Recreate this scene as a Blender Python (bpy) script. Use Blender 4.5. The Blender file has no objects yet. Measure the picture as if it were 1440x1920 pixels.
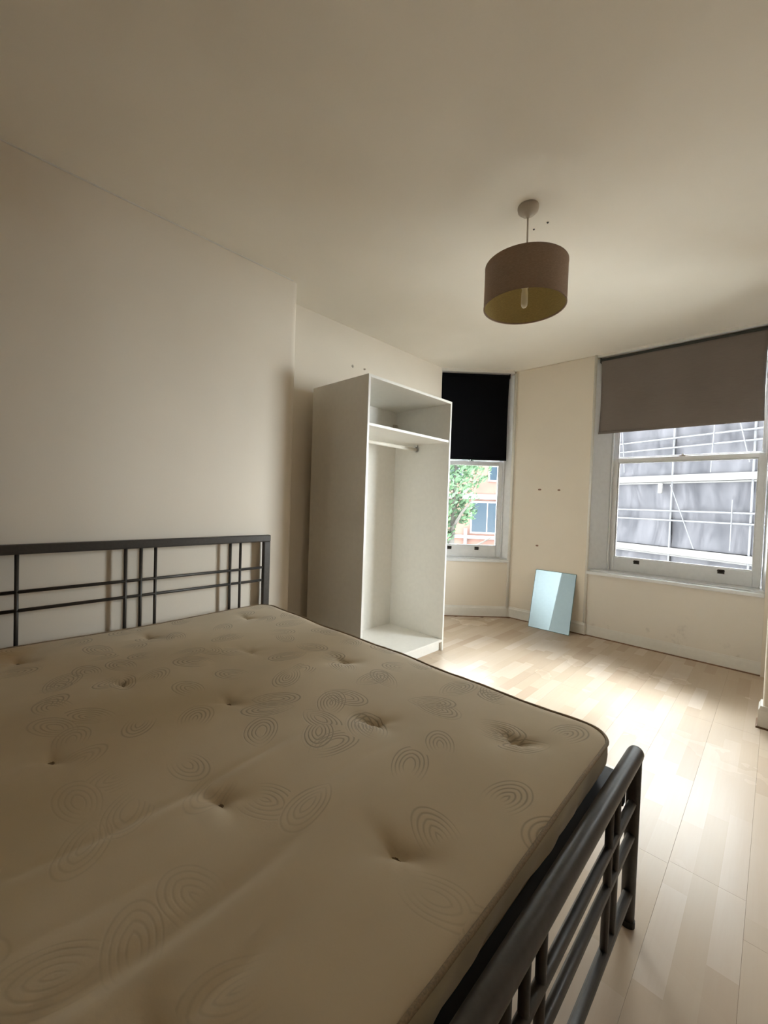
import bpy, bmesh, math, random
from mathutils import Vector, Matrix
from math import sin, cos, pi, exp, sqrt, radians as R
random.seed(7)
S = bpy.context.scene
COL = S.collection

# ------------------------------------------------------------------ camera
YAW, PITCH, ROLL, FPX = 0.7649, 0.0253, 0.0340, 769.43
cd = bpy.data.cameras.new('camera'); cam = bpy.data.objects.new('camera', cd); COL.objects.link(cam)
fw = Vector((-sin(YAW)*cos(PITCH), cos(YAW)*cos(PITCH), -sin(PITCH)))
rt = Vector((cos(YAW), sin(YAW), 0)); up = rt.cross(fw)
r2 = cos(ROLL)*rt + sin(ROLL)*up; u2 = -sin(ROLL)*rt + cos(ROLL)*up
CAM = Vector((2.3052, 0, 1.1698))
cam.matrix_world = Matrix(((r2.x, u2.x, -fw.x, CAM.x), (r2.y, u2.y, -fw.y, CAM.y), (r2.z, u2.z, -fw.z, CAM.z), (0, 0, 0, 1)))
cd.sensor_fit = 'HORIZONTAL'; cd.sensor_width = 36; cd.lens = 36*FPX/1440; cd.clip_start = 0.02
S.camera = cam
# ------------------------------------------------------------------ sky and exposure
SKY = 21.0
w = bpy.data.worlds.new('overcast_sky'); S.world = w; w.use_nodes = True
bg = w.node_tree.nodes['Background']; bg.inputs[0].default_value = (0.93, 0.97, 1.0, 1); bg.inputs[1].default_value = SKY
S.view_settings.view_transform = 'Standard'; S.view_settings.look = 'None'
S.view_settings.gamma = 1; S.view_settings.use_curve_mapping = False
S.view_settings.exposure = 1.36
S.cycles.max_bounces = 12; S.cycles.diffuse_bounces = 8; S.cycles.transparent_max_bounces = 12
S.cycles.caustics_reflective = False; S.cycles.caustics_refractive = False

def portal(name, loc, rot, sx, sy):          # a guide for sampling the sky through an opening, gives no light of its own
    l = bpy.data.lights.new(name, 'AREA'); l.shape = 'RECTANGLE'; l.size = sx; l.size_y = sy; l.cycles.is_portal = True
    o = bpy.data.objects.new(name, l); COL.objects.link(o); o.location = loc; o.rotation_euler = rot; return o
portal('sky_portal', (1.66, 4.30, 1.25), (R(-90), 0, 0), 1.25, 1.35)
portal('sky_portal', (-2, 12, 13.2), (0, 0, 0), 26, 16)
portal('sky_portal', (2.68, 3.84, 1.5), (R(-90), 0, R(-45)), 0.75, 1.9)
portal('sky_portal', (-0.08, 3.80, 1.2), (R(-90), 0, R(45)), 0.85, 1.3)

# ------------------------------------------------------------------ materials
def srgb(r, g, b):
    f = lambda c: (c/255/12.92) if c/255 <= 0.04045 else ((c/255+0.055)/1.055)**2.4
    return (f(r), f(g), f(b), 1)
class NT:
    def __init__(s, name):
        s.m = bpy.data.materials.new(name); s.m.use_nodes = True; s.t = s.m.node_tree; s.n = s.t.nodes
        s.b = s.n['Principled BSDF']
    def new(s, typ, **kw):
        n = s.n.new(typ)
        for k, v in kw.items(): setattr(n, k, v)
        return n
    def link(s, a, b): s.t.links.new(a, b)
    def set(s, **kw):
        for k, v in kw.items(): s.b.inputs[k.replace('_', ' ')].default_value = v
    def math(s, op, a, b=None, c=None, clamp=False):
        n = s.new('ShaderNodeMath', operation=op, use_clamp=clamp)
        for i, v in enumerate((a, b, c)):
            if v is None: continue
            if isinstance(v, (int, float)): n.inputs[i].default_value = v
            else: s.link(v, n.inputs[i])
        return n.outputs[0]
    def noise(s, scale, detail=3, vec=None, rough=0.5, dist=0):
        n = s.new('ShaderNodeTexNoise'); n.inputs['Scale'].default_value = scale; n.inputs['Detail'].default_value = detail
        n.inputs['Roughness'].default_value = rough; n.inputs['Distortion'].default_value = dist
        if vec is not None: s.link(vec, n.inputs['Vector'])
        return n.outputs[0]
    def obj(s): return s.new('ShaderNodeTexCoord').outputs['Object']
    def ramp(s, fac, stops):
        n = s.new('ShaderNodeValToRGB'); el = n.color_ramp.elements
        while len(el) < len(stops): el.new(0.5)
        for e, (p, c) in zip(el, stops): e.position = p; e.color = c
        s.link(fac, n.inputs[0]); return n.outputs[0]
    def mix(s, fac, a, b):
        n = s.new('ShaderNodeMix', data_type='RGBA')
        for i, v in ((0, fac), (6, a), (7, b)):
            if isinstance(v, (int, float, tuple)): n.inputs[i].default_value = v
            else: s.link(v, n.inputs[i])
        return n.outputs[2]
    def bump(s, h, strength=0.2, dist=0.01):
        n = s.new('ShaderNodeBump'); n.inputs['Strength'].default_value = strength; n.inputs['Distance'].default_value = dist
        s.link(h, n.inputs['Height']); s.link(n.outputs[0], s.b.inputs['Normal'])

def flat(name, col, rough=0.5, metal=0, var=0.06, bump=0.05, scale=30, spec=0.5):
    t = NT(name); v = t.obj(); n = t.noise(scale, 4, v)
    d = tuple(c*(1-var*2) for c in col[:3])+(1,); l = tuple(min(1, c*(1+var)) for c in col[:3])+(1,)
    t.link(t.ramp(n, [(0.3, d), (0.7, l)]), t.b.inputs['Base Color'])
    t.set(Roughness=rough, Metallic=metal); t.b.inputs['Specular IOR Level'].default_value = spec
    if bump: t.bump(n, bump, 0.005)
    return t.m

def wall_mat(name, col, dirt=0.0):
    t = NT(name); v = t.new('ShaderNodeNewGeometry').outputs['Position']
    n = t.noise(1.3, 3, v); fine = t.noise(140, 3, v); mid = t.noise(9, 4, v)
    c = t.ramp(n, [(0.35, tuple(x*0.95 for x in col[:3])+(1,)), (0.65, col)])
    if dirt:
        st = t.ramp(t.noise(6.5, 5, v, 0.65), [(0.62, (0, 0, 0, 1)), (0.76, (1, 1, 1, 1))])
        sep = t.new('ShaderNodeSeparateXYZ'); t.link(v, sep.inputs[0])
        low = t.math('MULTIPLY', t.math('SUBTRACT', 0.42, sep.outputs[2]), 3.2, clamp=True)
        c = t.mix(t.math('MULTIPLY', t.math('MULTIPLY', st, low), dirt), c, (0.13, 0.11, 0.09, 1))
    t.link(c, t.b.inputs['Base Color']); t.set(Roughness=0.75); t.b.inputs['Specular IOR Level'].default_value = 0.25
    t.bump(t.math('ADD', t.math('MULTIPLY', fine, 0.4), mid), 0.08, 0.006)
    return t.m

M = {}
M['wall'] = wall_mat('magnolia_paint', (0.78, 0.713, 0.612, 1))
M['wall_scuffed'] = wall_mat('scuffed_magnolia_paint', (0.75, 0.705, 0.635, 1), 0.35)
M['wall_far'] = wall_mat('fawn_fill_paint', (0.60, 0.51, 0.42, 1))  # invented tone for the unseen walls, sets how much fill reaches the foreground
M['ceiling'] = wall_mat('ceiling_paint', (0.91, 0.87, 0.79, 1))
M['trim'] = flat('white_gloss_paint', (0.74, 0.72, 0.67, 1), 0.3, var=0.02, bump=0.03)
M['sash'] = flat('cool_white_gloss_paint', (0.72, 0.73, 0.74, 1), 0.28, var=0.02, bump=0.03)
M['white_board'] = flat('white_melamine', (0.76, 0.74, 0.69, 1), 0.35, var=0.015, bump=0.02)
M['edge'] = flat('white_edging', (0.84, 0.82, 0.77, 1), 0.4, var=0.01, bump=0)
M['black_fabric'] = flat('black_blackout_fabric', (0.004, 0.004, 0.005, 1), 0.9, bump=0.1, scale=200, spec=0.05)
M['steel'] = flat('gunmetal_powder_coat', (0.056, 0.050, 0.044, 1), 0.42, metal=0.35, var=0.08, bump=0.03, scale=80)
M['rail_dark'] = flat('dark_steel', (0.02, 0.018, 0.016, 1), 0.6, metal=0.3)
M['plastic'] = flat('white_plastic', (0.72, 0.68, 0.60, 1), 0.4, var=0.02, bump=0)
M['rose'] = flat('aged_white_plastic', (0.50, 0.45, 0.38, 1), 0.45, var=0.02, bump=0)
M['brass_dark'] = flat('dark_bronze', (0.045, 0.04, 0.035, 1), 0.35, metal=0.7)
M['chrome'] = flat('chrome', (0.7, 0.7, 0.7, 1), 0.2, metal=1.0, bump=0)
M['plug'] = flat('brown_wall_plug', (0.26, 0.15, 0.10, 1), 0.7)
M['bead'] = flat('stained_beading', (0.20, 0.105, 0.05, 1), 0.55, var=0.15)
M['wood_base'] = flat('underlay_wood', (0.20, 0.12, 0.06, 1), 0.7)
M['slat'] = flat('pine_slat', (0.42, 0.29, 0.16, 1), 0.6, var=0.1)
M['mirror'] = flat('mirror_silver', (0.29, 0.36, 0.40, 1), 0.02, metal=1, var=0, bump=0)
M['glass_edge'] = flat('green_glass_edge', (0.12, 0.20, 0.19, 1), 0.15, bump=0)
M['piping'] = flat('brown_piping', (0.27, 0.20, 0.12, 1), 0.7, var=0.15, scale=300)
M['bulb'] = flat('frosted_bulb', (0.85, 0.80, 0.66, 1), 0.3, var=0, bump=0)

def glass():
    t = NT('window_glass'); tr = t.new('ShaderNodeBsdfTransparent'); tr.inputs[0].default_value = (0.96, 0.98, 0.98, 1)
    gl = t.new('ShaderNodeBsdfGlossy'); gl.inputs['Roughness'].default_value = 0.02
    fr = t.new('ShaderNodeFresnel'); fr.inputs[0].default_value = 1.45
    mx = t.new('ShaderNodeMixShader'); t.link(fr.outputs[0], mx.inputs[0]); t.link(tr.outputs[0], mx.inputs[1]); t.link(gl.outputs[0], mx.inputs[2])
    t.link(mx.outputs[0], t.n['Material Output'].inputs[0]); return t.m
M['glass'] = glass()

def blind_mat():
    t = NT('taupe_blind_fabric'); v = t.obj()
    mp = t.new('ShaderNodeMapping'); mp.inputs['Scale'].default_value = (12, 1, 260); t.link(v, mp.inputs[0])
    n = t.noise(1, 3, mp.outputs[0]); big = t.noise(2.2, 2, v)
    c = t.ramp(t.math('ADD', t.math('MULTIPLY', n, 0.4), t.math('MULTIPLY', big, 0.6)), [(0.3, (0.155, 0.13, 0.112, 1)), (0.7, (0.205, 0.175, 0.155, 1))])
    t.link(c, t.b.inputs['Base Color']); t.set(Roughness=0.85); t.bump(n, 0.15, 0.002)
    return t.m
M['taupe_fabric'] = blind_mat()

def shade_mat(name, col, trans):
    t = NT(name); v = t.obj()
    mp = t.new('ShaderNodeMapping'); mp.inputs['Scale'].default_value = (90, 90, 400); t.link(v, mp.inputs[0])
    n = t.noise(1, 3, mp.outputs[0])
    c = t.ramp(n, [(0.3, tuple(x*0.85 for x in col)+(1,)), (0.7, tuple(x*1.1 for x in col)+(1,))])
    t.link(c, t.b.inputs['Base Color']); t.set(Roughness=0.85)
    tl = t.new('ShaderNodeBsdfTranslucent'); t.link(c, tl.inputs[0])
    mx = t.new('ShaderNodeMixShader'); mx.inputs[0].default_value = trans
    t.link(t.b.outputs[0], mx.inputs[1]); t.link(tl.outputs[0], mx.inputs[2]); t.link(mx.outputs[0], t.n['Material Output'].inputs[0])
    t.bump(n, 0.1, 0.001); return t.m
M['shade_out'] = shade_mat('taupe_shade_fabric', (0.36, 0.265, 0.20), 0.1)
M['shade_in'] = shade_mat('gold_shade_lining', (0.50, 0.40, 0.17), 0.15)

def brick_mat():
    t = NT('red_brick'); v = t.obj()
    n = t.noise(1.2, 4, v)
    t.link(t.ramp(n, [(0.3, (0.058, 0.033, 0.027, 1)), (0.7, (0.078, 0.046, 0.037, 1))]), t.b.inputs['Base Color']); t.set(Roughness=0.9); t.b.inputs['Specular IOR Level'].default_value = 0.05
    return t.m
M['brick'] = brick_mat()
def plank_mat():
    # printed three-strip beech laminate: strips 65 mm wide, staggered, each with its own tone
    t = NT('beech_laminate'); g = t.new('ShaderNodeNewGeometry').outputs['Position']
    oi = t.new('ShaderNodeObjectInfo').outputs['Random']
    sep = t.new('ShaderNodeSeparateXYZ'); t.link(g, sep.inputs[0]); X, Y = sep.outputs[0], sep.outputs[1]
    si = t.math('FLOOR', t.math('DIVIDE', t.math('ADD', X, 5*0.195-2.285+0.195*10), 0.065))
    wn = t.new('ShaderNodeTexWhiteNoise', noise_dimensions='1D'); t.link(si, wn.inputs['W'])
    yi = t.math('FLOOR', t.math('ADD', t.math('DIVIDE', Y, 0.37), t.math('MULTIPLY', wn.outputs[0], 5)))
    cm = t.new('ShaderNodeCombineXYZ'); t.link(si, cm.inputs[0]); t.link(yi, cm.inputs[1])
    w2 = t.new('ShaderNodeTexWhiteNoise', noise_dimensions='3D'); t.link(cm.outputs[0], w2.inputs['Vector'])
    mp = t.new('ShaderNodeMapping'); mp.inputs['Scale'].default_value = (60, 3.0, 1); t.link(g, mp.inputs[0])
    off = t.new('ShaderNodeVectorMath', operation='ADD'); t.link(mp.outputs[0], off.inputs[0]); t.link(w2.outputs['Color'], off.inputs[1])
    grain = t.noise(1.4, 5, off.outputs[0], 0.6, 0.4)
    base = t.ramp(w2.outputs[0], [(0.0, (0.50, 0.40, 0.305, 1)), (0.35, (0.545, 0.455, 0.35, 1)), (0.7, (0.58, 0.49, 0.39, 1)), (1.0, (0.63, 0.55, 0.46, 1))])
    c = t.mix(t.math('MULTIPLY', grain, 0.28), base, (0.45, 0.31, 0.20, 1))
    c = t.mix(t.math('MULTIPLY', oi, 0.12), c, (0.50, 0.36, 0.24, 1))
    t.link(c, t.b.inputs['Base Color'])
    sm = t.noise(2.2, 4, g); t.link(t.math('ADD', t.math('MULTIPLY', sm, 0.12), 0.20), t.b.inputs['Roughness'])
    t.b.inputs['Specular IOR Level'].default_value = 0.06
    wv = t.noise(5.0, 3, g)
    t.bump(t.math('ADD', t.math('MULTIPLY', wv, 1.0), t.math('MULTIPLY', grain, 0.05)), 0.10, 0.004)
    return t.m
M['plank'] = plank_mat()

def ticking(name, base, dark, quilt=True, stain=True):
    t = NT(name); v = t.obj()
    fine = t.noise(260, 2, v); big = t.noise(3.0, 3, v)
    c = t.ramp(big, [(0.3, dark), (0.7, base)])
    h = t.math('MULTIPLY', fine, 0.05)
    if quilt:
        # stitched oval swirls: concentric rings around scattered cell centres
        tot = None
        for sc, ox in ((5.4, 0.0), (4.6, 3.37)):
            wz = t.new('ShaderNodeTexNoise'); wz.inputs['Scale'].default_value = 5; wz.inputs['Detail'].default_value = 1; t.link(v, wz.inputs['Vector'])
            ws = t.new('ShaderNodeVectorMath', operation='MULTIPLY_ADD'); t.link(wz.outputs['Color'], ws.inputs[0]); ws.inputs[1].default_value = (0.022, 0.022, 0.0); t.link(v, ws.inputs[2])
            wv = t.new('ShaderNodeVectorMath', operation='ADD'); wv.inputs[1].default_value = (ox, ox, 0); t.link(ws.outputs[0], wv.inputs[0])
            fl = t.new('ShaderNodeVectorMath', operation='MULTIPLY'); fl.inputs[1].default_value = (1, 1, 0); t.link(wv.outputs[0], fl.inputs[0])
            vo = t.new('ShaderNodeTexVoronoi', voronoi_dimensions='2D', feature='F1'); vo.inputs['Scale'].default_value = sc
            vo.inputs['Randomness'].default_value = 0.8; t.link(fl.outputs[0], vo.inputs['Vector'])
            sub = t.new('ShaderNodeVectorMath', operation='SUBTRACT'); t.link(fl.outputs[0], sub.inputs[0]); t.link(vo.outputs['Position'], sub.inputs[1])
            sc2 = t.new('ShaderNodeSeparateColor'); t.link(vo.outputs['Color'], sc2.inputs[0])
            ro = t.new('ShaderNodeVectorRotate', rotation_type='Z_AXIS'); t.link(sub.outputs[0], ro.inputs['Vector'])
            t.link(t.math('MULTIPLY', sc2.outputs[0], 6.28), ro.inputs['Angle'])
            sp = t.new('ShaderNodeSeparateXYZ'); t.link(ro.outputs[0], sp.inputs[0])
            # almond shapes: two circle arcs meeting in points, off-centre inside one another
            ay = t.math('ABSOLUTE', sp.outputs[1])
            d = t.math('SQRT', t.math('ADD', t.math('POWER', t.math('SUBTRACT', sp.outputs[0], t.math('MULTIPLY', ay, 0.25)), 2), t.math('POWER', t.math('MULTIPLY', t.math('ADD', ay, 0.010), 1.55), 2)))
            r_in = t.math('ADD', t.math('MULTIPLY', sc2.outputs[1], 0.018), 0.020)
            ph = t.math('MULTIPLY', t.math('SUBTRACT', d, r_in), 6.283/0.0150)
            ring = t.math('POWER', t.math('MULTIPLY', t.math('ADD', t.math('COSINE', ph), 1), 0.5), 3)
            mask = t.math('MULTIPLY', t.math('MULTIPLY', t.math('SUBTRACT', 0.088, d), 160, clamp=True), t.math('MULTIPLY', t.math('SUBTRACT', d, t.math('SUBTRACT', r_in, 0.005)), 400, clamp=True))
            # the chain stitch runs out on one side of each swirl
            arc = t.math('ADD', t.math('MULTIPLY', t.math('DIVIDE', sp.outputs[0], t.math('ADD', d, 0.001)), 1.2), t.math('ADD', t.math('MULTIPLY', sc2.outputs[2], 1.2), 0.25), clamp=True)
            keep = t.math('GREATER_THAN', sc2.outputs[1], -1.0 if ox == 0 else 0.40)
            one = t.math('MULTIPLY', t.math('MULTIPLY', t.math('MULTIPLY', ring, mask), arc), keep)
            tot = one if tot is None else t.math('MAXIMUM', tot, one)
        # the pattern is worn smooth on the part of the bed that was slept on most
        wo = t.new('ShaderNodeSeparateXYZ'); t.link(v, wo.inputs[0])
        wear = t.math('ADD', t.math('MULTIPLY', t.math('ADD', wo.outputs[1], 0.42), 5), t.math('MULTIPLY', t.math('SUBTRACT', 0.10, wo.outputs[0]), 2.5), clamp=True)
        wear = t.math('ADD', t.math('MULTIPLY', wear, 0.72), 0.28)
        tot = t.math('MULTIPLY', tot, wear)
        c = t.mix(t.math('MULTIPLY', tot, 0.66), c, tuple(x*0.42 for x in base[:3])+(1,))
        h = t.math('SUBTRACT', h, t.math('MULTIPLY', tot, 0.30))
    if stain:
        for (px, py, rr, col, k) in ((0.17, 0.10, 0.16, (0.50, 0.30, 0.09, 1), 0.55), (0.95, 0.45, 0.22, (0.46, 0.37, 0.20, 1), 0.35), (1.35, -0.1, 0.3, (0.48, 0.40, 0.22, 1), 0.35), (0.55, 0.75, 0.2, (0.5, 0.40, 0.22, 1), 0.25)):
            dd = t.new('ShaderNodeVectorMath', operation='DISTANCE'); t.link(v, dd.inputs[0]); dd.inputs[1].default_value = (px-1.05, py-0.6318, 0.107)
            f = t.math('SUBTRACT', 1, t.math('DIVIDE', t.math('ADD', dd.outputs['Value'], t.math('MULTIPLY', t.math('SUBTRACT', t.noise(9, 3, v), 0.5), 0.25)), rr), clamp=True)
            c = t.mix(t.math('MULTIPLY', t.math('POWER', f, 0.6), k), c, col)
    t.link(c, t.b.inputs['Base Color']); t.set(Roughness=0.8); t.b.inputs['Specular IOR Level'].default_value = 0.3
    t.b.inputs['Sheen Weight'].default_value = 0.15
    t.bump(h, 0.5, 0.004); return t.m
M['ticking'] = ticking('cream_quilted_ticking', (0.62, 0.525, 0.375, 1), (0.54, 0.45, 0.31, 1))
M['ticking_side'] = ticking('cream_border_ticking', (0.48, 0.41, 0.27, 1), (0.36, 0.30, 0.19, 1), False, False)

# ------------------------------------------------------------------ mesh helpers
def tag(o, label=None, cat=None, group=None, kind=None):
    if label: o['label'] = label
    if cat: o['category'] = cat
    if group: o['group'] = group
    if kind: o['kind'] = kind
    return o
def link(name, bm, mats, parent=None, smooth=False, kind=None, bev=0):
    bmesh.ops.recalc_face_normals(bm, faces=bm.faces)
    me = bpy.data.meshes.new(name); bm.to_mesh(me); bm.free()
    for m in (mats if isinstance(mats, (list, tuple)) else [mats]): me.materials.append(m)
    o = bpy.data.objects.new(name, me); COL.objects.link(o)
    if parent: o.parent = parent
    if smooth: me.polygons.foreach_set('use_smooth', [True]*len(me.polygons))
    if bev:
        b = o.modifiers.new('bevel', 'BEVEL'); b.width = bev; b.segments = 2; b.limit_method = 'ANGLE'; b.harden_normals = False
    if kind: o['kind'] = kind
    return o
def thing(name, loc, label, cat, group=None, rz=0):
    o = bpy.data.objects.new(name, None); COL.objects.link(o); o.location = loc; o.rotation_euler = (0, 0, rz); o.empty_display_size = 0.1
    return tag(o, label, cat, group)
def box(bm, x0, x1, y0, y1, z0, z1, mi=0):
    vs = [bm.verts.new((x, y, z)) for z in (z0, z1) for y in (y0, y1) for x in (x0, x1)]
    for f in ((0, 2, 3, 1), (4, 5, 7, 6), (0, 1, 5, 4), (2, 6, 7, 3), (0, 4, 6, 2), (1, 3, 7, 5)):
        bm.faces.new([vs[i] for i in f]).material_index = mi
    return bm
def B(*a, **k): return box(bmesh.new(), *a, **k)
def prism(bm, pts, z0, z1):
    lo = [bm.verts.new((x, y, z0)) for x, y in pts]; hi = [bm.verts.new((x, y, z1)) for x, y in pts]
    bm.faces.new(lo[::-1]); bm.faces.new(hi); n = len(pts)
    for i in range(n): bm.faces.new((lo[i], lo[(i+1) % n], hi[(i+1) % n], hi[i]))
    return bm
def tube(bm, pts, r, seg=12, ry=None, closed=False, cap=True):
    # sweep a round (or oval) section along a polyline
    pts = [Vector(p) for p in pts]; n = len(pts); rings = []
    ry = ry or r; ref = None
    for i, p in enumerate(pts):
        a = pts[i-1] if (i or closed) else p; b = pts[(i+1) % n] if (i < n-1 or closed) else p
        d = (b-a).normalized()
        if ref is None: ref = Vector((0, 0, 1)) if abs(d.z) < 0.9 else Vector((1, 0, 0))
        x = ref.cross(d)
        if x.length < 1e-4: x = Vector((0, 1, 0)).cross(d)
        x.normalize(); y = d.cross(x)
        rr = r[i] if isinstance(r, (list, tuple)) else r; r3 = ry[i] if isinstance(ry, (list, tuple)) else ry
        rings.append([bm.verts.new(p + x*rr*cos(2*pi*k/seg) + y*r3*sin(2*pi*k/seg)) for k in range(seg)])
    for i in range(n if closed else n-1):
        A, C = rings[i], rings[(i+1) % n]
        for k in range(seg): bm.faces.new((A[k], A[(k+1) % seg], C[(k+1) % seg], C[k]))
    if cap and not closed: bm.faces.new(rings[0][::-1]); bm.faces.new(rings[-1])
    return bm
def T(*a, **k): return tube(bmesh.new(), *a, **k)
def lathe(bm, prof, seg=32, c=(0, 0)):
    rings = [[bm.verts.new((c[0]+r*cos(2*pi*k/seg), c[1]+r*sin(2*pi*k/seg), z)) for k in range(seg)] for r, z in prof]
    for A, C in zip(rings, rings[1:]):
        for k in range(seg): bm.faces.new((A[k], A[(k+1) % seg], C[(k+1) % seg], C[k]))
    if prof[0][0] > 1e-3 and False: pass
    return rings
def struct(name, bm, m, parent=None, **k):
    o = link(name, bm, m, parent, **k)
    if parent is None: o['kind'] = 'structure'
    return o

# ------------------------------------------------------------------ room shell
ZC = 2.5664; YW = 4.0239; XR = 3.6; YB = -1.6; AX, AY = 0.313, YW; ALC = -0.252
q = math.sqrt(0.5); LW = 0.81                              # canted bay wall: length LW from its corner with the pier
LX, LY = AX-q*LW, AY-q*LW
room = [(-0.4, YB-0.12), (XR+0.12, YB-0.12), (XR+0.12, 3.60), (2.98, 3.60), (2.36, YW+0.22), (2.30, YW+0.3), (AX-0.09, YW+0.3), (LX-0.20, LY+0.13), (-0.4, LY+0.0)]
fl = struct('floor', prism(bmesh.new(), room, -0.25, -0.012), M['wood_base'])
struct('ceiling', prism(bmesh.new(), room, ZC, ZC+0.2), M['ceiling'])
# laminate boards, 195 mm wide, running along the bed wall
k = 0; x = 2.285
while x > -0.35: x -= 0.195
xs = x
row = 0
while x < XR:
    xa, xb = x+0.0002, x+0.195-0.0002
    y = YB - [0.35, 0.93, 0.61, 0.14, 0.75][row % 5]
    if abs(x+0.195-2.285) < 1e-3: y = 1.66-3*1.285
    while y < YW+0.1:
        ya, yb = max(y+0.0002, YB), min(y+1.285-0.0002, YW+0.06)
        xm = (xa+xb)/2
        lim = YW+0.03 if xm > AX else YW+0.03-(AX-xm)
        if xm > 2.285: lim = max(3.47, YW+0.02-(xm-2.30))
        xlo = max(xa, -0.26 if yb > 1.55 else 0.0)
        xhi = min(xb, XR)
        yb = min(yb, lim)
        if yb-ya > 0.03 and xhi-xlo > 0.01:
            cx, cy = (xlo+xhi)/2, (ya+yb)/2
            p = link('plank', B(xlo-cx, xhi-cx, ya-cy, yb-cy, -0.012, 0.0), M['plank'], fl, bev=0.0004)
            p.location = (cx, cy, 0)
        y += 1.285
    x += 0.195; row += 1

cor = [(-0.05+0.05*cos(a*pi/16), 1.4875+0.05*sin(a*pi/16)) for a in range(9)]
struct('wall_left', prism(bmesh.new(), [(-0.4, YB), (0, YB)]+cor+[(-0.4, 1.5375)], 0, ZC), M['wall'])
struct('wall_alcove', B(-0.4, ALC, 1.5375, LY+0.01, 0, ZC), M['wall'])
struct('wall_back', B(-0.4, XR, YB-0.12, YB, 0, ZC), M['wall_far'])
struct('wall_right', B(XR, XR+0.12, YB, 3.60, 0, ZC), M['wall_far'])
# pier between the two windows (also the left cheek of the big window)
def cant(x, y):   # local window frame of the canted wall -> world
    return (LX+q*x-q*y, LY+q*x+q*y)
pier = [(AX, AY), (1.055, YW), (1.085, YW+0.06), (1.13, YW+0.28), (AX-0.10, YW+0.28), cant(LW-0.02, 0.10), cant(LW-0.03, 0.0)]
struct('wall_front', prism(bmesh.new(), pier, 0, ZC), M['wall'], bev=0.010)
b = B(1.055, 2.26, YW+0.012, YW+0.28, 0, 0.575); struct('wall_under_window', b, M['wall_scuffed'])
struct('wall_front', B(2.2605, 2.315, YW, YW+0.26, 0, ZC), M['wall'])
struct('wall_over_window', B(1.055, 2.33, YW+0.05, YW+0.20, 2.535, ZC), M['wall'])
# right end of the bay, mostly beyond the frame: a square column, then a second canted window
struct('column', B(2.288, 2.40, 3.07, 3.18, 0, ZC), M['wall'], bev=0.008)
def cant2(x, y): return (2.30+q*x+q*y, YW-q*x+q*y)
struct('wall_bay_right', prism(bmesh.new(), [cant2(0, 0), cant2(0.80, 0), cant2(0.80, 0.18), cant2(0, 0.18)], 0, 0.575), M['wall'])
struct('wall_over_bay_window', prism(bmesh.new(), [cant2(0, 0.03), cant2(0.80, 0.03), cant2(0.80, 0.18), cant2(0, 0.18)], 2.535, ZC), M['wall'])
struct('wall_front', B(2.865, XR, YW-0.566, YW-0.42, 0, ZC), M['wall'])

b = bmesh.new(); prism(b, [cant(-0.02, 0), cant(LW-0.03, 0), cant(LW-0.03, 0.18), cant(-0.02, 0.18)], 0, 0.575)
struct('wall_bay_left', b, M['wall'])
b = bmesh.new(); prism(b, [cant(-0.02, 0.03), cant(LW, 0.03), cant(LW, 0.18), cant(-0.02, 0.18)], 2.535, ZC)
struct('wall_over_bay_window', b, M['wall'])

# skirting boards and the stained bead at their foot
def skirt(name, pts, h=0.115, t=0.014, bead=True):
    pts = [Vector((a, b_, 0)) for a, b_ in pts]; n = len(pts)
    def offs(d):
        out = []
        for i, p in enumerate(pts):
            ns = []
            if i: e = (p-pts[i-1]).normalized(); ns.append(Vector((e.y, -e.x, 0)))
            if i < n-1: e = (pts[i+1]-p).normalized(); ns.append(Vector((e.y, -e.x, 0)))
            m = sum(ns, Vector())/len(ns); m = m/m.length_squared; out.append(p+m*d)
        return out
    bm = bmesh.new(); prof = [(0.0, h), (t*0.55, h), (t*0.7, h-0.012), (t, h-0.022), (t, 0.001), (0.0, 0.001)]
    cols = [[bm.verts.new((v.x, v.y, z)) for v in offs(d-0.001)] for d, z in prof]
    for A, C in zip(cols, cols[1:]+cols[:1]):
        for i in range(n-1): bm.faces.new((A[i], A[i+1], C[i+1], C[i]))
    bm.faces.new([c[0] for c in cols]); bm.faces.new([c[-1] for c in cols][::-1])
    o = struct(name, bm, M['trim'])
    if bead:
        bm = bmesh.new(); prof = [(t, 0.009), (t+0.005, 0.006), (t+0.007, 0.0005), (t, 0.0005)]
        cols = [[bm.verts.new((v.x, v.y, z)) for v in offs(d)] for d, z in prof]
        for A, C in zip(cols, cols[1:]+cols[:1]):
            for i in range(n-1): bm.faces.new((A[i], A[i+1], C[i+1], C[i]))
        link('bead', bm, M['bead'], o)
    return o
# walked so that the room lies on the right-hand side of the path
skirt('baseboard_left', [(0, YB), (0, 1.4875), (-0.015, 1.5225), (-0.05, 1.5375), (ALC, 1.5375), (ALC, LY-0.0), (AX, AY), (1.055, AY), (1.062, AY+0.012)])
skirt('baseboard_front', [(1.075, YW+0.012), (2.26, YW+0.012)], 0.10, 0.006)
skirt('baseboard_right', [(2.30, YW), (2.866, YW-0.566), (XR, YW-0.566), (XR, YB), (0, YB)], 0.12, 0.014)
skirt('baseboard_column', [(2.288, 3.18), (2.288, 3.07), (2.40, 3.07), (2.40, 3.18)], 0.12, 0.018)
# thin bead of old filler where the bed wall meets the ceiling
struct('trim_1', T([(0.0035, YB, ZC-0.0035), (0.0035, 1.485, ZC-0.0035)], 0.0035, 6), M['trim'])
# slim moulding where the ceiling meets the window wall
struct('trim_2', prism(bmesh.new(), [(1.05, YW+0.05), (1.05, YW+0.012), (2.30, YW+0.012), (2.30, YW+0.05)], ZC-0.022, ZC), M['trim'])
struct('trim_3', prism(bmesh.new(), [cant(0.0, 0.03), cant(0.0, -0.008), cant(LW-0.05, -0.008), cant(LW-0.05, 0.03)], ZC-0.03, ZC), M['trim'])

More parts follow.
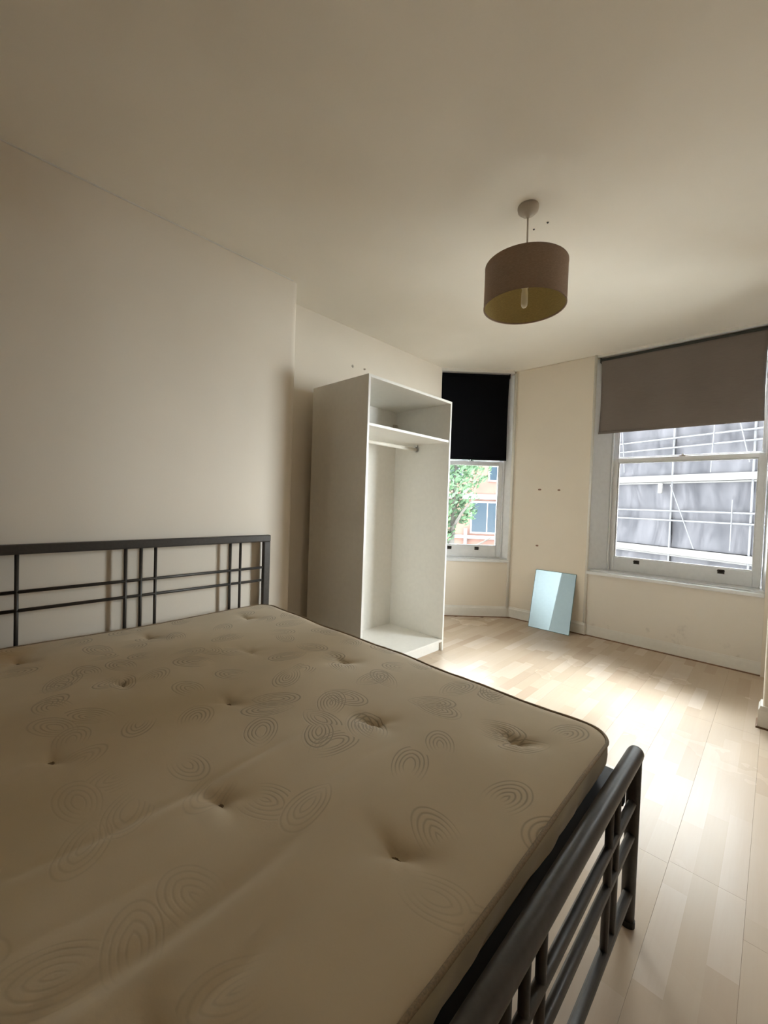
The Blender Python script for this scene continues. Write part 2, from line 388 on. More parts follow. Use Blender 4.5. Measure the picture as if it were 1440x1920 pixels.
# rounded staff beads on the edges of the pier
struct('trim_4', T([(1.053, YW+0.005, 0.001), (1.053, YW+0.005, ZC-0.001)], 0.012, 12), M['trim'], smooth=True)
cx_, cy_ = cant(LW-0.026, 0.002)
struct('trim_5', T([(cx_, cy_, 0.001), (cx_, cy_, ZC-0.03)], 0.016, 14), M['trim'], smooth=True)

# ------------------------------------------------------------------ sash windows
def sash_window(name, org, rz, W, gx0, gx1, d, splay, zs, zg0, zg1, ztop, lifts, left_casing=True):
    r = bpy.data.objects.new(name, None); COL.objects.link(r); r.location = org; r.rotation_euler = (0, 0, rz); r['kind'] = 'structure'
    st = 0.048
    xa, xb = gx0-st, gx1+st
    # sill: nosing board with front edge, then the sloping timber sill
    bm = B(0.0, W, -0.022, 0.03, zs-0.028, zs); box(bm, 0.0, W, 0.03, d+0.09, zs-0.02, zs+0.012)
    link('window_sill', bm, M['sash'], r, bev=0.004)
    # splayed linings
    for s in (0, 1):
        if s == 0: pts = [(0.0, 0.004), (xa-0.004, d-0.02), (xa-0.004, d+0.09), (-0.0, d+0.09)]
        else: pts = [(W, 0.004), (W, d+0.09), (xb+0.004, d+0.09), (xb+0.004, d-0.02)]
        link('lining', prism(bmesh.new(), pts, zs+0.012, ztop+0.03), M['sash'], r, bev=0.003)
        # staff bead
        xx = xa if s == 0 else xb-0.012
        link('staff_bead', B(xx, xx+0.012, d-0.032, d-0.002, zs+0.012, ztop), M['sash'], r, bev=0.003)
    link('head_lining', B(xa, xb, d-0.03, d+0.09, ztop-0.0, ztop+0.03), M['sash'], r)
    # lower sash
    def sash(nm, y, x0, x1, z0, z1, a0, a1, c0, c1):
        bm = bmesh.new(); t = 0.038
        box(bm, x0, a0, y, y+t, z0, z1); box(bm, a1, x1, y, y+t, z0, z1)
        box(bm, a0, a1, y, y+t, z0, c0); box(bm, a0, a1, y, y+t, c1, z1)
        # glazing moulding
        g = 0.008
        for (p0, p1, q0, q1) in ((a0, a0+g, c0, c1), (a1-g, a1, c0, c1), (a0, a1, c0, c0+g), (a0, a1, c1-g, c1)):
            box(bm, p0, p1, y+0.012, y+t-0.008, q0, q1)
        o = link(nm, bm, M['sash'], r, bev=0.003)
        link('pane', B(a0+0.002, a1-0.002, y+0.020, y+0.023, c0+0.002, c1-0.002), M['glass'], o)
        return o
    lo = sash('lower_sash', d, xa, xb, zs+0.0125, zg1+0.036, gx0, gx1, zg0, zg1)
    upz = sash('upper_sash', d+0.045, xa-0.002, xb+0.002, zg1+0.004, ztop-0.001, gx0-0.02, gx1+0.02, zg1+0.046, ztop-0.05)
    for lx in lifts:
        bm = B(lx-0.022, lx+0.022, d-0.004, d, zg0-0.045, zg0-0.012)
        tube(bm, [(lx-0.02, d-0.006, zg0-0.022), (lx-0.012, d-0.022, zg0-0.030), (lx+0.012, d-0.022, zg0-0.030), (lx+0.02, d-0.006, zg0-0.022)], 0.006, 8)
        link('sash_lift', bm, M['brass_dark'], lo, bev=0.001)
    cxm = (gx0+gx1)/2
    bm = B(cxm-0.02, cxm+0.02, d+0.002, d+0.036, zg1+0.036, zg1+0.042); tube(bm, [(cxm, d+0.018, zg1+0.042), (cxm, d+0.018, zg1+0.058)], [0.009, 0.006], 10)
    link('sash_catch', bm, M['chrome'], lo)
    return r
w1 = sash_window('window_1', (1.055, YW, 0), 0, 1.205, 0.173, 1.130, 0.18, True, 0.600, 0.733, 1.600, 2.50, (0.356, 0.942))
w2 = sash_window('window_2', (LX, LY, 0), R(45), LW-0.035, 0.075, 0.668, 0.085, True, 0.605, 0.735, 1.595, 2.50, (0.17, 0.46))

w3 = sash_window('window_3', (2.30, YW, 0), R(-45), 0.80, 0.09, 0.71, 0.085, True, 0.600, 0.733, 1.600, 2.50, (0.2, 0.6))

# ------------------------------------------------------------------ roller blinds
def blind(name, org, rz, x0, x1, z0, z1, y, m, label, wav=0.006, tube_m=None, curl=0.0):
    t = thing(name, org, label, 'roller blind', 'roller blinds at the windows', rz)
    t.pop('group')if False else None
    nx, nz = 40, 24; bm = bmesh.new(); g = []
    for i in range(nz+1):
        v = i/nz; rw = []
        for j in range(nx+1):
            u = j/nx; x = x0+(x1-x0)*u
            dy = wav*sin(u*5.0+1.0)*(1-v)+wav*0.7*sin(u*11+v*3)*(1-v)*0.5
            dy += curl*((max(0, u-0.93)/0.07)**2+(max(0, 0.05-u)/0.05)**2)*sin(pi*min(1, v*1.05))
            xx = x - (0.006*sin(pi*v)*(1 if u > 0.98 else (-1 if u < 0.02 else 0)))
            rw.append(bm.verts.new((xx, y-0.012+dy, z0+(z1-0.02-z0)*v)))
        g.append(rw)
    for i in range(nz):
        for j in range(nx): bm.faces.new((g[i][j], g[i][j+1], g[i+1][j+1], g[i+1][j]))
    f = link('fabric', bm, m, t, smooth=True)
    so = f.modifiers.new('solid', 'SOLIDIFY'); so.thickness = 0.0012
    link('roller', T([(x0-0.004, y, z1-0.018), (x1+0.004, y, z1-0.018)], 0.017, 20), tube_m or m, t, smooth=False)
    for xx in (x0-0.010, x1+0.004):
        link('bracket', B(xx, xx+0.005, y-0.018, y+0.018, z1-0.04, z1+0.006), M['rail_dark'], t, bev=0.001)
    link('hem_bar', B(x0, x1, y-0.017, y-0.007, z0-0.004, z0+0.012), m, t, bev=0.002)
    return t
M['dark_roller'] = flat('dark_green_roller', (0.02, 0.023, 0.018, 1), 0.6)
bl1 = blind('roller_blind', (1.055, YW, 0), 0, 0.040, 1.150, 1.852, 2.532, 0.028, M['taupe_fabric'],
      'wide taupe grey roller blind half drawn over the larger window', 0.008, M['dark_roller'], 0.01)
bl2 = blind('roller_blind', (LX, LY, 0), R(45), 0.012, LW-0.095, 1.640, 2.528, 0.022, M['black_fabric'],
      'narrow black blackout roller blind on the small bay window behind the wardrobe', 0.003, M['black_fabric'])
bl3 = blind('roller_blind', (2.30, YW, 0), R(-45), 0.012, 0.775, 2.12, 2.528, 0.022, M['taupe_fabric'],  # added to cut the sky light this window throws on the bed wall
      'narrow taupe roller blind added to the far right bay window to hold back sky light', 0.003, M['dark_roller'])
for o in (bl1, bl2, bl3):
    if 'group' in o: del o['group']

# ------------------------------------------------------------------ wardrobe
W0, WX, WT, WW, WD, TH = 1.7844, 0.4219, 1.9707, 0.9108, 0.58, 0.018
wd = thing('wardrobe', (WX, W0, 0), 'tall white open wardrobe without doors, standing in the alcove beside the bed', 'wardrobe')
def wpart(name, x0, x1, y0, y1, z0, z1, m='white_board', bev=0.001):
    return link(name, B(x0, x1, y0, y1, z0, z1), M[m], wd, bev=bev)
wpart('side_panel', -WD, 0, 0, TH, 0.001, WT); wpart('side_panel', -WD, 0, WW-TH, WW, 0.001, WT)
wpart('top_panel', -WD, 0, TH, WW-TH, WT-TH, WT)
wpart('bottom_panel', -WD, 0, TH, WW-TH, 0.072, 0.090)
wpart('plinth', -0.04, -0.022, TH, WW-TH, 0.001, 0.072)
wpart('shelf', -WD+0.012, -0.006, TH, WW-TH, 1.650, 1.668)
wpart('back_panel', -WD+0.006, -WD+0.010, TH, WW/2, 0.09, WT-TH); wpart('back_panel', -WD+0.006, -WD+0.010, WW/2+0.002, WW-TH, 0.09, WT-TH)
o = wpart('back_strip', -WD+0.010, -WD+0.016, WW/2-0.012, WW/2+0.014, 0.09, WT-TH); 
wpart('back_strip', -WD-0.086, -WD, WW-0.05, WW-0.002, 0.02, WT-0.03)  # unseen strip added to stop window light leaking behind the wardrobe
link('hanging_rail', T([(-0.326, TH+0.003, 1.612), (-0.326, WW-TH-0.003, 1.612)], 0.0125, 16, ry=0.0145), M['plastic'], wd, smooth=True)
for yy in (TH, WW-TH-0.012):
    bm = T([(-0.326, yy, 1.612), (-0.326, yy+0.012, 1.612)], 0.021, 16); box(bm, -0.334, -0.318, yy, yy+0.012, 1.612, 1.649)
    link('rail_socket', bm, M['chrome'], wd)
bm = B(-WD+0.012, -WD+0.030, WW-TH-0.05, WW-TH-0.004, 1.80, 1.84); tube(bm, [(-WD+0.03, WW-TH-0.02, 1.82), (-WD+0.045, WW-TH-0.02, 1.82)], 0.006, 10)
link('wall_fixing', bm, M['rose'], wd, bev=0.001)

# ------------------------------------------------------------------ bed frame
YC, HW = 0.6318, 0.71
bed = thing('bed_frame', (1.05, YC, 0), 'dark grey metal double bed frame with a grid-pattern headboard and footboard', 'bed')
def bp(name, bm, parent=bed, m='steel', smooth=False, bev=0):
    bm.transform(Matrix.Translation((-1.05, -YC, 0)))
    return link(name, bm, M[m], parent, smooth=smooth, bev=bev)
# headboard: flat-fronted rectangular top rail, square posts, round rods
hb = bp('headboard_rail', B(0.030, 0.062, YC-HW, YC+HW, 0.900, 0.9418), bev=0.006)
for s in (-1, 1):
    p = bp('post', B(0.032, 0.060, YC+s*HW-(0.045 if s > 0 else 0), YC+s*HW+(0.045 if s < 0 else 0), 0.012, 0.902), hb, bev=0.006)
    bp('foot_cap', B(0.030, 0.062, YC+s*HW-(0.047 if s > 0 else -0.002), YC+s*HW+(0.047 if s < 0 else -0.002), 0.0, 0.014), p, 'rail_dark', bev=0.003)
rods = [-0.52, -0.459, -0.066, 0, 0.066, 0.459, 0.52]
for dy in rods: bp('rod', T([(0.046, YC+dy, 0.30), (0.046, YC+dy, 0.902)], 0.0075, 12), hb, smooth=True)
for zz in (0.743, 0.665, 0.30): bp('rod', T([(0.046, YC-HW+0.03, zz), (0.046, YC+HW-0.03, zz)], 0.0075, 12), hb, smooth=True)
# footboard: thick round top rail with rounded ends
FX = 2.045; FZ = 0.487; fr = 0.0215
ys = [-HW+0.002, -HW+0.005, -HW+0.012, -HW+0.025, HW-0.025, HW-0.012, HW-0.005, HW-0.002]; rr = [0.009, 0.016, 0.020, fr, fr, 0.020, 0.016, 0.009]
fb = bp('footboard_rail', T([(FX, YC+y, FZ) for y in ys], rr, 28), smooth=True)
for s in (-1, 1):
    p = bp('post', T([(FX, YC+s*(HW-0.022), 0.012), (FX, YC+s*(HW-0.022), FZ-0.01)], 0.014, 20, ry=0.018), fb, smooth=True)
    bp('foot_cap', T([(FX, YC+s*(HW-0.022), 0.0), (FX, YC+s*(HW-0.022), 0.018)], 0.016, 20, ry=0.020), p, 'rail_dark')
for dy in rods: bp('rod', T([(FX, YC+dy, 0.10), (FX, YC+dy, FZ-0.01)], 0.0095, 12), fb, smooth=True)
for zz in (0.352, 0.258): bp('rod', T([(FX, YC-HW+0.03, zz), (FX, YC+HW-0.03, zz)], 0.0115, 12), fb, smooth=True)
bp('lower_rail', T([(FX, YC-HW+0.03, 0.094), (FX, YC+HW-0.03, 0.094)], 0.013, 14), fb, smooth=True)
for s in (-1, 1):
    bp('side_rail', B(0.062, FX-0.016, YC+s*0.665-0.012, YC+s*0.665+0.012, 0.345, 0.408), bed, 'rail_dark', bev=0.003)
bp('end_rail', B(1.955, 2.0235, YC-0.69, YC+0.69, 0.392, 0.4195), bed, 'rail_dark', bev=0.003)
bp('centre_rail', B(0.062, FX-0.03, YC-0.015, YC+0.015, 0.365, 0.408), bed, 'rail_dark')
for xx in (0.7, 1.4): bp('centre_leg', T([(xx, YC, 0.0), (xx, YC, 0.366)], 0.014, 12), bed, 'rail_dark')
for k in range(13):
    xx = 0.14+k*0.145
    bp('slat', B(xx, xx+0.06, YC-0.66, YC+0.66, 0.409, 0.421), bed, 'slat', bev=0.003)

# ------------------------------------------------------------------ mattress
MX0, MX1, MY0, MY1, MZ, MB = 0.085, 1.992, YC-0.682, YC+0.682, 0.530, 0.4225
mt = thing('mattress', (1.05, YC, MB), 'cream double mattress with stitched oval swirls and tufts, lying bare on the bed', 'mattress')
tufts = []
for i, xx in enumerate((0.285, 0.73, 1.08, 1.48, 1.812)):
    for yy in ((0.16, 0.60, 1.075) if i % 2 == 0 else (-0.02, 0.392, 0.855, 1.29)):
        if MY0+0.1 < yy < MY1-0.1: tufts.append((xx, yy))
tufts = [(1.821, 0.568) if abs(a-1.812) < 1e-3 and abs(b_-0.60) < 1e-3 else (a, b_) for a, b_ in tufts]
rc = 0.085
def inset_round(x, y, d=0.0):
    # clamp a point into the rounded rectangle
    cx = min(max(x, MX0+rc), MX1-rc); cy = min(max(y, MY0+rc), MY1-rc)
    v = Vector((x-cx, y-cy)); L = v.length
    if L > rc and v.x*v.y != 0: v *= rc/L
    return cx+v.x, cy+v.y
def edge_dist(x, y):
    cx = min(max(x, MX0+rc), MX1-rc); cy = min(max(y, MY0+rc), MY1-rc)
    L = math.hypot(x-cx, y-cy)
    return rc-L if L > 0 else min(x-MX0, MX1-x, y-MY0, MY1-y)
def topz(x, y):
    z = 0.0
    for tx, ty in tufts:
        dx, dy = x-tx, y-ty; r_ = math.hypot(dx, dy)
        if r_ < 0.35:
            big = 1.35 if (tx > 1.4 and ty > 0.5) else 1.0
            a = math.atan2(dy, dx); fold = 1+0.5*cos(2*a-0.9)+0.25*cos(5*a+tx*9)
            z -= big*(0.013*exp(-(r_/0.016)**1.4) + 0.009*exp(-(r_/0.075)**2)*fold*0.8)
    z += 0.004*sin(x*7.1)*sin(y*6.3+0.6)+0.002*sin(x*17+y*5)
    for x0, y0, s_, dep, wd_ in ((1.405, 0.33, 0.32, 0.0045, 0.011), (1.675, 0.22, 0.25, 0.008, 0.020), (1.79, 0.16, 0.2, 0.005, 0.015), (1.56, 0.1, 0.2, 0.002, 0.012), (1.60, 0.62, 0.2, 0.002, 0.010)):
        xx = x0+0.015*sin(y*7)
        z -= dep*(exp(-((x-xx)/wd_)**2)-0.6*exp(-((x-xx-0.03)/(wd_*1.6))**2))*exp(-((y-y0)/s_)**4)
    e = edge_dist(x, y)
    if e < 0.045: z -= 0.011*((0.045-e)/0.045)**2
    return MZ+z
NX, NY = 240, 170
bm = bmesh.new(); g = []
for i in range(NX+1):
    rw = []
    for j in range(NY+1):
        x, y = inset_round(MX0+(MX1-MX0)*i/NX, MY0+(MY1-MY0)*j/NY)
        rw.append(bm.verts.new((x-1.05, y-YC, topz(x, y)-MB)))
    g.append(rw)
for i in range(NX):
    for j in range(NY): bm.faces.new((g[i][j], g[i+1][j], g[i+1][j+1], g[i][j+1]))
loop = [g[i][0] for i in range(NX)]+[g[NX][j] for j in range(NY)]+[g[i][NY] for i in range(NX, 0, -1)]+[g[0][j] for j in range(NY, 0, -1)]
lco = [v.co.copy() for v in loop]
H = MZ-MB
# object coordinates of the ticking are used in the material with world-like offsets
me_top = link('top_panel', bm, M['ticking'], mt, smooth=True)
me_top.location = (0, 0, 0)
# border
bm = bmesh.new(); rings = []
for k, (dz, off) in enumerate([(0, 0), (0.06, 0.002), (0.2, 0.004), (0.4, 0.004), (0.6, 0.0), (0.8, -0.008), (0.95, -0.018), (1.0, -0.026)]):
    ring = []
    for i, c in enumerate(lco):
        a = lco[i-1]; b_ = lco[(i+1) % len(lco)]; d = (b_-a); d.z = 0
        nrm = Vector((d.y, -d.x, 0)).normalized() if d.length > 1e-6 else Vector((0, 0, 0))
        wob = 0.004*sin(i*0.11)*sin(pi*dz)+0.0025*sin(i*0.35+k)*sin(pi*dz)
        ring.append(bm.verts.new((c.x+nrm.x*(off+wob), c.y+nrm.y*(off+wob), c.z*(1-dz)+0.001)))
    rings.append(ring)
n = len(lco)
for A, C in zip(rings, rings[1:]):
    for i in range(n):
        try: bm.faces.new((A[i], A[(i+1) % n], C[(i+1) % n], C[i]))
        except ValueError: pass
bm.faces.new(rings[-1])
bmesh.ops.remove_doubles(bm, verts=bm.verts, dist=0.0002)
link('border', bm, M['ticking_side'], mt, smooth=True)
def ring_pts(zf, off):
    out = []; last = None
    for i, c in enumerate(lco):
        if last is None or (c-last).length > 0.012:
            out.append(c); last = c
    res = []
    for i, c in enumerate(out):
        d = out[(i+1) % len(out)]-out[i-1]; nrm = Vector((d.y, -d.x, 0)).normalized()
        res.append(Vector((c.x+nrm.x*off, c.y+nrm.y*off, c.z*zf+0.0005*sin(i))))
    return res
link('piping', T([p+Vector((0, 0, 0.0015)) for p in ring_pts(1, 0.002)], 0.0048, 8, closed=True), M['piping'], mt, smooth=True)
link('piping', T([p+Vector((0, 0, 0.012)) for p in ring_pts(0.0, -0.016)], 0.0048, 8, closed=True), M['piping'], mt, smooth=True)
for tx, ty in tufts:
    z0 = topz(tx, ty)-MB+0.001
    bm = bmesh.new()
    for k in range(9):
        a = k*0.7+tx; L = 0.006+0.004*((k*37) % 5)/5
        tube(bm, [(0, 0, 0), (L*0.5*cos(a), L*0.5*sin(a), 0.004), (L*cos(a), L*sin(a), 0.002)], 0.0013, 5)
    o = link('tuft', bm, M['piping'], mt); o.location = (tx-1.05, ty-YC, z0)

# ------------------------------------------------------------------ ceiling pendant
PX, PY = 1.405, 1.840
pd = thing('pendant_lamp', (PX, PY, ZC), 'brown drum lampshade with gold lining hanging on a short cord', 'ceiling lamp')
bm = bmesh.new(); rg = lathe(bm, [(0.047, 0), (0.048, -0.006), (0.045, -0.020), (0.030, -0.034), (0.012, -0.040), (0.007, -0.050)], 32); bm.faces.new(rg[-1]); bm.faces.new(rg[0][::-1])
link('ceiling_rose', bm, M['rose'], pd, smooth=True)
link('cord', T([(0, 0, -0.045), (0.001, 0.001, -0.15), (0.003, 0.001, -0.30)], 0.0038, 10), M['rose'], pd, smooth=True)
zt, zb, sr = 2.288-ZC, 2.106-ZC, 0.185
bm = bmesh.new(); lathe(bm, [(sr, zt), (sr, zb)], 72); sh = link('lamp_shade', bm, M['shade_out'], pd, smooth=True)
bm = bmesh.new(); lathe(bm, [(sr-0.0025, zt), (sr-0.0025, zb)], 72); link('lining', bm, M['shade_in'], sh, smooth=True)
for zz in (zt, zb):
    bm = bmesh.new(); lathe(bm, [(sr-0.004, zz), (sr+0.0012, zz-0.003), (sr+0.0012, zz+0.003), (sr-0.004, zz+0.003), (sr-0.004, zz-0.003)], 72); link('shade_rim', bm, M['shade_out'], sh, smooth=False)
bm = bmesh.new()
for k in range(3):
    a = k*2*pi/3+0.5; tube(bm, [(0.018*cos(a), 0.018*sin(a), zt-0.035), (0.06*cos(a), 0.06*sin(a), zt-0.035), ((sr-0.003)*cos(a), (sr-0.003)*sin(a), zt-0.002)], 0.0018, 6)
link('shade_spider', bm, M['plastic'], sh)
bm = bmesh.new(); rg = lathe(bm, [(0.006, -0.29), (0.014, -0.298), (0.019, -0.31), (0.019, -0.345), (0.023, -0.347), (0.023, -0.356), (0.017, -0.358), (0.017, -0.372)], 24); bm.faces.new(rg[0]); bm.faces.new(rg[-1])
link('lamp_holder', bm, M['plastic'], pd, smooth=True)
bm = bmesh.new()
for a in (0.3, 0.3+pi/2, 0.3+pi, 0.3+1.5*pi):
    pass
rg = lathe(bm, [(0.012, -0.372), (0.013, -0.385), (0.015, -0.40), (0.0155, -0.44), (0.014, -0.455), (0.009, -0.464), (0.002, -0.467)], 20); bm.faces.new(rg[-1])
link('bulb', bm, M['bulb'], pd, smooth=True)

# ------------------------------------------------------------------ mirror leaning on the pier
mw, mh = 0.385, 0.565
bl = Vector((0.604, 3.868, 0.002)); br = Vector((0.986, 3.880, 0.002))
ex = (br-bl).normalized()*1.0; topc = Vector((0.575, YW-0.012, 0.0))
lean = math.asin((YW-0.008-3.874)/mh)
mi = thing('mirror', (bl+br)/2, 'frameless rectangular mirror leaning against the white pier between the windows', 'mirror', rz=math.atan2(ex.y, ex.x))
tilt = Matrix.Rotation(-lean, 4, 'X')
roll = Matrix.Rotation(R(-3.2), 4, 'Y')
def mirror_part(name, bm, m, par): bm.transform(tilt); bm.transform(Matrix.Translation((-0.012, 0, 0))); return link(name, bm, m, par)
gl_ = mirror_part('glass_sheet', B(-mw/2, mw/2, 0.0, 0.005, 0.0, mh), M['glass_edge'], mi)
mirror_part('silvered_face', B(-mw/2+0.004, mw/2-0.004, -0.0006, 0.0002, 0.004, mh-0.004), M['mirror'], mi)

# ------------------------------------------------------------------ small marks and fixings
def plug(loc, axis, label, r=0.007, L=0.006, oval=1.0, m='plug', name='wall_plug'):
    d = Vector(axis); n_ = 14
    bm = T([(0, 0, 0), d*L*0.6, d*L], [r, r*0.9, r*0.55], n_, ry=[r*oval, r*0.9*oval, r*0.55*oval])
    tube(bm, [d*L*0.9, d*(L+0.003)], r*0.3, 8)
    o = link(name, bm, M[m], smooth=False); o.location = loc
    return tag(o, label, 'wall plug')
plug((0.582, YW+0.001, 1.342), (0, -1, 0), 'left one of the two brown plugs high on the pier above the mirror', 0.018, 0.004, 0.5)
plug((0.771, YW+0.001, 1.338), (0, -1, 0), 'right one of the two brown plugs high on the pier above the mirror', 0.015, 0.004, 0.6)
plug((0.580, YW+0.001, 0.782), (0, -1, 0), 'single brown plug low on the pier, just above the mirror', 0.016, 0.004, 0.55)
plug((1.358, 2.007, ZC+0.001), (0, 0, -1), 'dark screw stub in the ceiling, the one nearer the lamp cord', 0.005, 0.004, m='brass_dark', name='ceiling_screw')
plug((1.430, 2.002, ZC+0.001), (0, 0, -1), 'dark screw stub in the ceiling, the one farther right of the lamp cord', 0.006, 0.004, m='brass_dark', name='ceiling_screw')
plug((ALC-0.001, 2.236, 2.267), (1, 0, 0), 'small grey hook on the wall above the wardrobe, the left of two', 0.012, 0.008, m='rose', name='wall_hook')
plug((ALC-0.001, 2.367, 2.275), (1, 0, 0), 'small grey hook on the wall above the wardrobe, the right of two', 0.011, 0.014, 0.6, m='rose', name='wall_hook')

# ------------------------------------------------------------------ outside: scaffolded building across the street
def ray(px, py): return fw + r2*((px-720)/FPX) + u2*((960-py)/FPX)
P0 = CAM + ray(1290, 940)*11.0
E3 = Vector((0.934, -0.357, 0)); ang = math.atan2(E3.y, E3.x)       # local x runs along the facade, local y away from the room
STREET = -4.2
def fabric(name, col, alpha, col2, fold=1.0):
    t = NT(name); v = t.obj()
    mp = t.new('ShaderNodeMapping'); mp.inputs['Scale'].default_value = (1.6, 1, 0.5); t.link(v, mp.inputs[0])
    n = t.noise(1.6, 5, mp.outputs[0], 0.6, 0.7)
    t.link(t.ramp(n, [(0.32, col), (0.68, col2)]), t.b.inputs['Base Color']); t.set(Roughness=0.9); t.b.inputs['Specular IOR Level'].default_value = 0.05
    tr = t.new('ShaderNodeBsdfTransparent'); mx = t.new('ShaderNodeMixShader'); mx.inputs[0].default_value = alpha
    t.link(tr.outputs[0], mx.inputs[1]); t.link(t.b.outputs[0], mx.inputs[2]); t.link(mx.outputs[0], t.n['Material Output'].inputs[0])
    t.bump(n, 0.2, 0.03); return t.m
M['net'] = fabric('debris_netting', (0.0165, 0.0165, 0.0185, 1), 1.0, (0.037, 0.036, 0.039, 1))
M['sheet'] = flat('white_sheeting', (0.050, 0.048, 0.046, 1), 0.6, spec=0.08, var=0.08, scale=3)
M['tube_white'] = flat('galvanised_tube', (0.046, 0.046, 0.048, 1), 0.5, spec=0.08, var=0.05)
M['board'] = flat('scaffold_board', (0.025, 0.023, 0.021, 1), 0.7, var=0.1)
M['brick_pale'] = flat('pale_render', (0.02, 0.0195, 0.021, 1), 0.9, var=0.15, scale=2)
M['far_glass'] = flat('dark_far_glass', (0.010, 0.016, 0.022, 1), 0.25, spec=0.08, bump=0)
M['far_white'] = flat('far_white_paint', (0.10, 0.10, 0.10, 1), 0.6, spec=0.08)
M['street_bounce'] = flat('pale_bounce_paving', (0.27, 0.26, 0.24, 1), 0.9, scale=5)  # unseen street made pale so its bounce brightens the ceiling by the windows
# unseen upper storeys of our own house, added to cut sky light on the facade
struct('wall_sky_shield', B(-6, 9, -3, YW+0.1, ZC+0.2, 13.0), M['brick'])
struct('street', B(-40, 30, YW+1.2, 60, STREET-0.2, STREET), M['street_bounce'])

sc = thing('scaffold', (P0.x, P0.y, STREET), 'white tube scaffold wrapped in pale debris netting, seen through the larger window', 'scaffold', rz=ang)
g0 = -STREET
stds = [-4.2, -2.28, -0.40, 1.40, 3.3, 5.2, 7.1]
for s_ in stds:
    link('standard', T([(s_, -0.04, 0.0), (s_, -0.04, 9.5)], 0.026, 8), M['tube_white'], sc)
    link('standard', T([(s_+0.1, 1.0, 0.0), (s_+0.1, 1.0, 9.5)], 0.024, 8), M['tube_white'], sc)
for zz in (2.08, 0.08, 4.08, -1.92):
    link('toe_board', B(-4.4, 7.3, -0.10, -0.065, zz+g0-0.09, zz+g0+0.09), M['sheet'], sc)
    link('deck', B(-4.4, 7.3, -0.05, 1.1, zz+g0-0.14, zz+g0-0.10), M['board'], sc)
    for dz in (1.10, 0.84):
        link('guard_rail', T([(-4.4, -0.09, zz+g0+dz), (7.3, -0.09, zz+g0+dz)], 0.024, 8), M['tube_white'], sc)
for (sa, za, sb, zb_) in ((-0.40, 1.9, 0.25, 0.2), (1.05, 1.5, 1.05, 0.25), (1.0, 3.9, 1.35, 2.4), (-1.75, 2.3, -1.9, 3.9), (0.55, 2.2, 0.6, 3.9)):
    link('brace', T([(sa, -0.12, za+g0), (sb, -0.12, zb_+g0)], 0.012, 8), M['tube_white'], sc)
# netting: one slack sheet per bay and lift
random.seed(3)
for s_a, s_b in zip(stds, stds[1:]):
    for zl in (-1.92, 0.08, 2.08, 4.08):
        bm = bmesh.new(); nx, nz = 12, 10; gg = []
        ph = random.random()*6
        for i in range(nz+1):
            rw = []
            for j in range(nx+1):
                u, v = j/nx, i/nz
                y = 0.03+0.09*sin(pi*v)*sin(pi*u)+0.035*sin(u*9+v*5+ph)*sin(pi*v)+0.02*sin(u*21+ph)
                rw.append(bm.verts.new((s_a+(s_b-s_a)*u, y, g0+zl+0.1+1.82*v-0.06*sin(pi*u)*(1 if i == nz else 0))))
            gg.append(rw)
        for i in range(nz):
            for j in range(nx): bm.faces.new((gg[i][j], gg[i][j+1], gg[i+1][j+1], gg[i+1][j]))
        link('netting', bm, M['net'], sc, smooth=True)
o = link('work_lamp', B(-0.72, -0.60, -0.16, -0.10, 1.66+g0, 1.94+g0), M['sheet'], sc, bev=0.02)

def place(name, label, cat, s_, y_, rz=None):
    p = P0+E3*s_+Vector((0.357, 0.934, 0))*y_
    return thing(name, (p.x, p.y, STREET), label, cat, rz=ang)
hb2 = place('building', 'pale rendered building behind the scaffold netting', 'building', 0, 0)
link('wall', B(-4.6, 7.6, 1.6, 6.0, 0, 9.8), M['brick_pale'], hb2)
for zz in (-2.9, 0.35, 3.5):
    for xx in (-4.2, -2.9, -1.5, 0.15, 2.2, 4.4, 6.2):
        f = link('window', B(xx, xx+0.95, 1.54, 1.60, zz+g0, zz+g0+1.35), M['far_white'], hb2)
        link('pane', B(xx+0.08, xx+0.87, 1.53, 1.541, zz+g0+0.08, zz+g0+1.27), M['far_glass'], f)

# ------------------------------------------------------------------ outside: brick house and tree seen through the bay window
P1 = CAM + ray(885, 950)*17.0
a1 = math.atan2(r2.y, r2.x) - R(12)
M['leaf'] = flat('leaf_green', (0.040, 0.072, 0.038, 1), 0.6, spec=0.08, var=0.35, scale=1.5)
M['bark'] = flat('bark', (0.02, 0.017, 0.013, 1), 0.9, var=0.2)
bh = thing('building', (P1.x, P1.y, STREET), 'red brick house with white bands and dark windows, beyond the tree', 'building', rz=a1)
z1 = P1.z-STREET
link('wall', B(-5, 1.5, 0, 5, 0, 8.5), M['brick'], bh)
for zz, hh, dd in ((0.42, 0.20, 0.12), (-1.25, 0.13, 0.10), (2.2, 0.18, 0.1)):
    link('stone_band', B(-5.02, 1.53, -dd, 0.02, z1+zz-hh/2, z1+zz+hh/2), M['far_white'], bh)
for x0, x1_, za, zb_ in ((-0.05, 1.05, -1.1, 0.24), (0.60, 1.10, 1.05, 1.72), (-2.2, -1.1, -1.1, 0.24), (-1.0, -0.4, 1.05, 1.72), (-3.9, -3.0, -1.1, 0.24)):
    f = link('window', B(x0, x1_, -0.05, 0.02, z1+za, z1+zb_), M['far_white'], bh)
    link('pane', B(x0+0.07, x1_-0.07, -0.065, -0.049, z1+za+0.07, z1+zb_-0.07), M['far_glass'], f)
    link('glazing_bar', B((x0+x1_)/2+0.1, (x0+x1_)/2+0.14, -0.075, -0.064, z1+za+0.07, z1+zb_-0.07), M['far_white'], f)
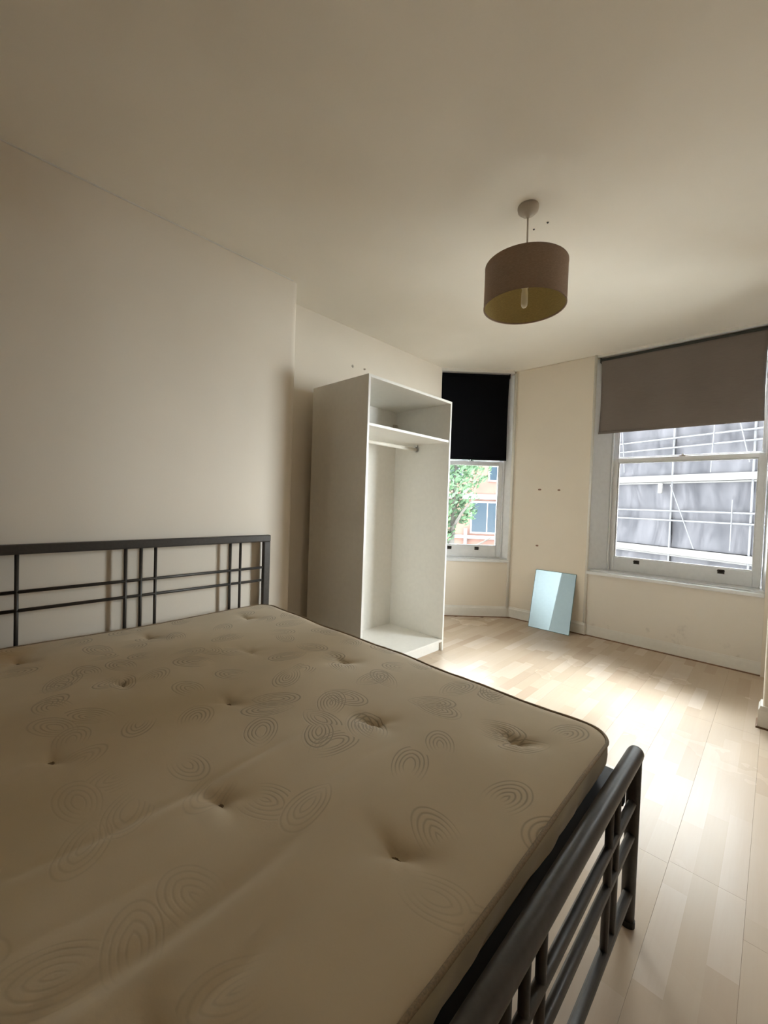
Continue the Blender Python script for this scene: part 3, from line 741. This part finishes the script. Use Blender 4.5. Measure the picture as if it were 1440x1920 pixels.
link('drainpipe', T([(-0.22, -0.15, 0), (-0.22, -0.15, z1-0.9)], 0.07, 10), M['far_white'], bh)

P2 = CAM + ray(850, 950)*9.5
tr = thing('tree', (P2.x, P2.y, STREET), 'leafy green street tree outside the bay window', 'tree')
tr_z = P2.z-STREET
tk = link('trunk', T([(0, 0, 0), (0.05, 0.02, 1.8), (-0.05, 0, 3.2), (0.05, 0.0, tr_z+1.2)], [0.16, 0.12, 0.09, 0.03], 10), M['bark'], tr, smooth=True)
for k in range(7):
    a = k*2.4; z0 = 2.7+k*0.42
    link('branch', T([(0, 0, z0), (0.5*cos(a), 0.5*sin(a), z0+0.4), (0.95*cos(a), 0.95*sin(a), z0+0.65)], [0.045, 0.03, 0.012], 6), M['bark'], tk)
random.seed(11); bm = bmesh.new()
cl = [(-0.5, 0, tr_z-0.2, 0.62), (0.1, 0.1, tr_z+0.15, 0.50), (-0.2, -0.3, tr_z+0.75, 0.66), (0.35, 0.2, tr_z+0.95, 0.55), (-0.9, 0.2, tr_z+0.5, 0.7), (-1.3, -0.2, tr_z-0.5, 0.6), (-0.3, 0, tr_z-0.62, 0.35), (0.0, 0.3, tr_z+1.6, 0.8), (-1.0, 0, tr_z+1.5, 0.8), (0.25, 0.0, tr_z-0.12, 0.32)]
r_h = Vector((rt.x, rt.y, 0)); f_h = Vector((fw.x, fw.y, 0)).normalized()
for cx_, cy_, cz_, cr in cl:
    for k in range(int(900*cr*cr)+60):
        d = Vector((random.gauss(0, 1), random.gauss(0, 1), random.gauss(0, 1))).normalized()*cr*random.random()**0.45
        p = r_h*cx_+f_h*cy_+Vector((0, 0, cz_))+d
        n1 = Vector((random.gauss(0, 1), random.gauss(0, 1), random.gauss(0, 1))).normalized(); n2 = n1.orthogonal().normalized(); n3 = n1.cross(n2); L = random.uniform(0.05, 0.09)
        v = [bm.verts.new(p+n2*L), bm.verts.new(p+n3*L*0.45+n1*L*0.12), bm.verts.new(p-n2*L), bm.verts.new(p-n3*L*0.45+n1*L*0.12)]
        bm.faces.new(v)
fo = link('foliage', bm, M['leaf'], tr, kind='stuff')
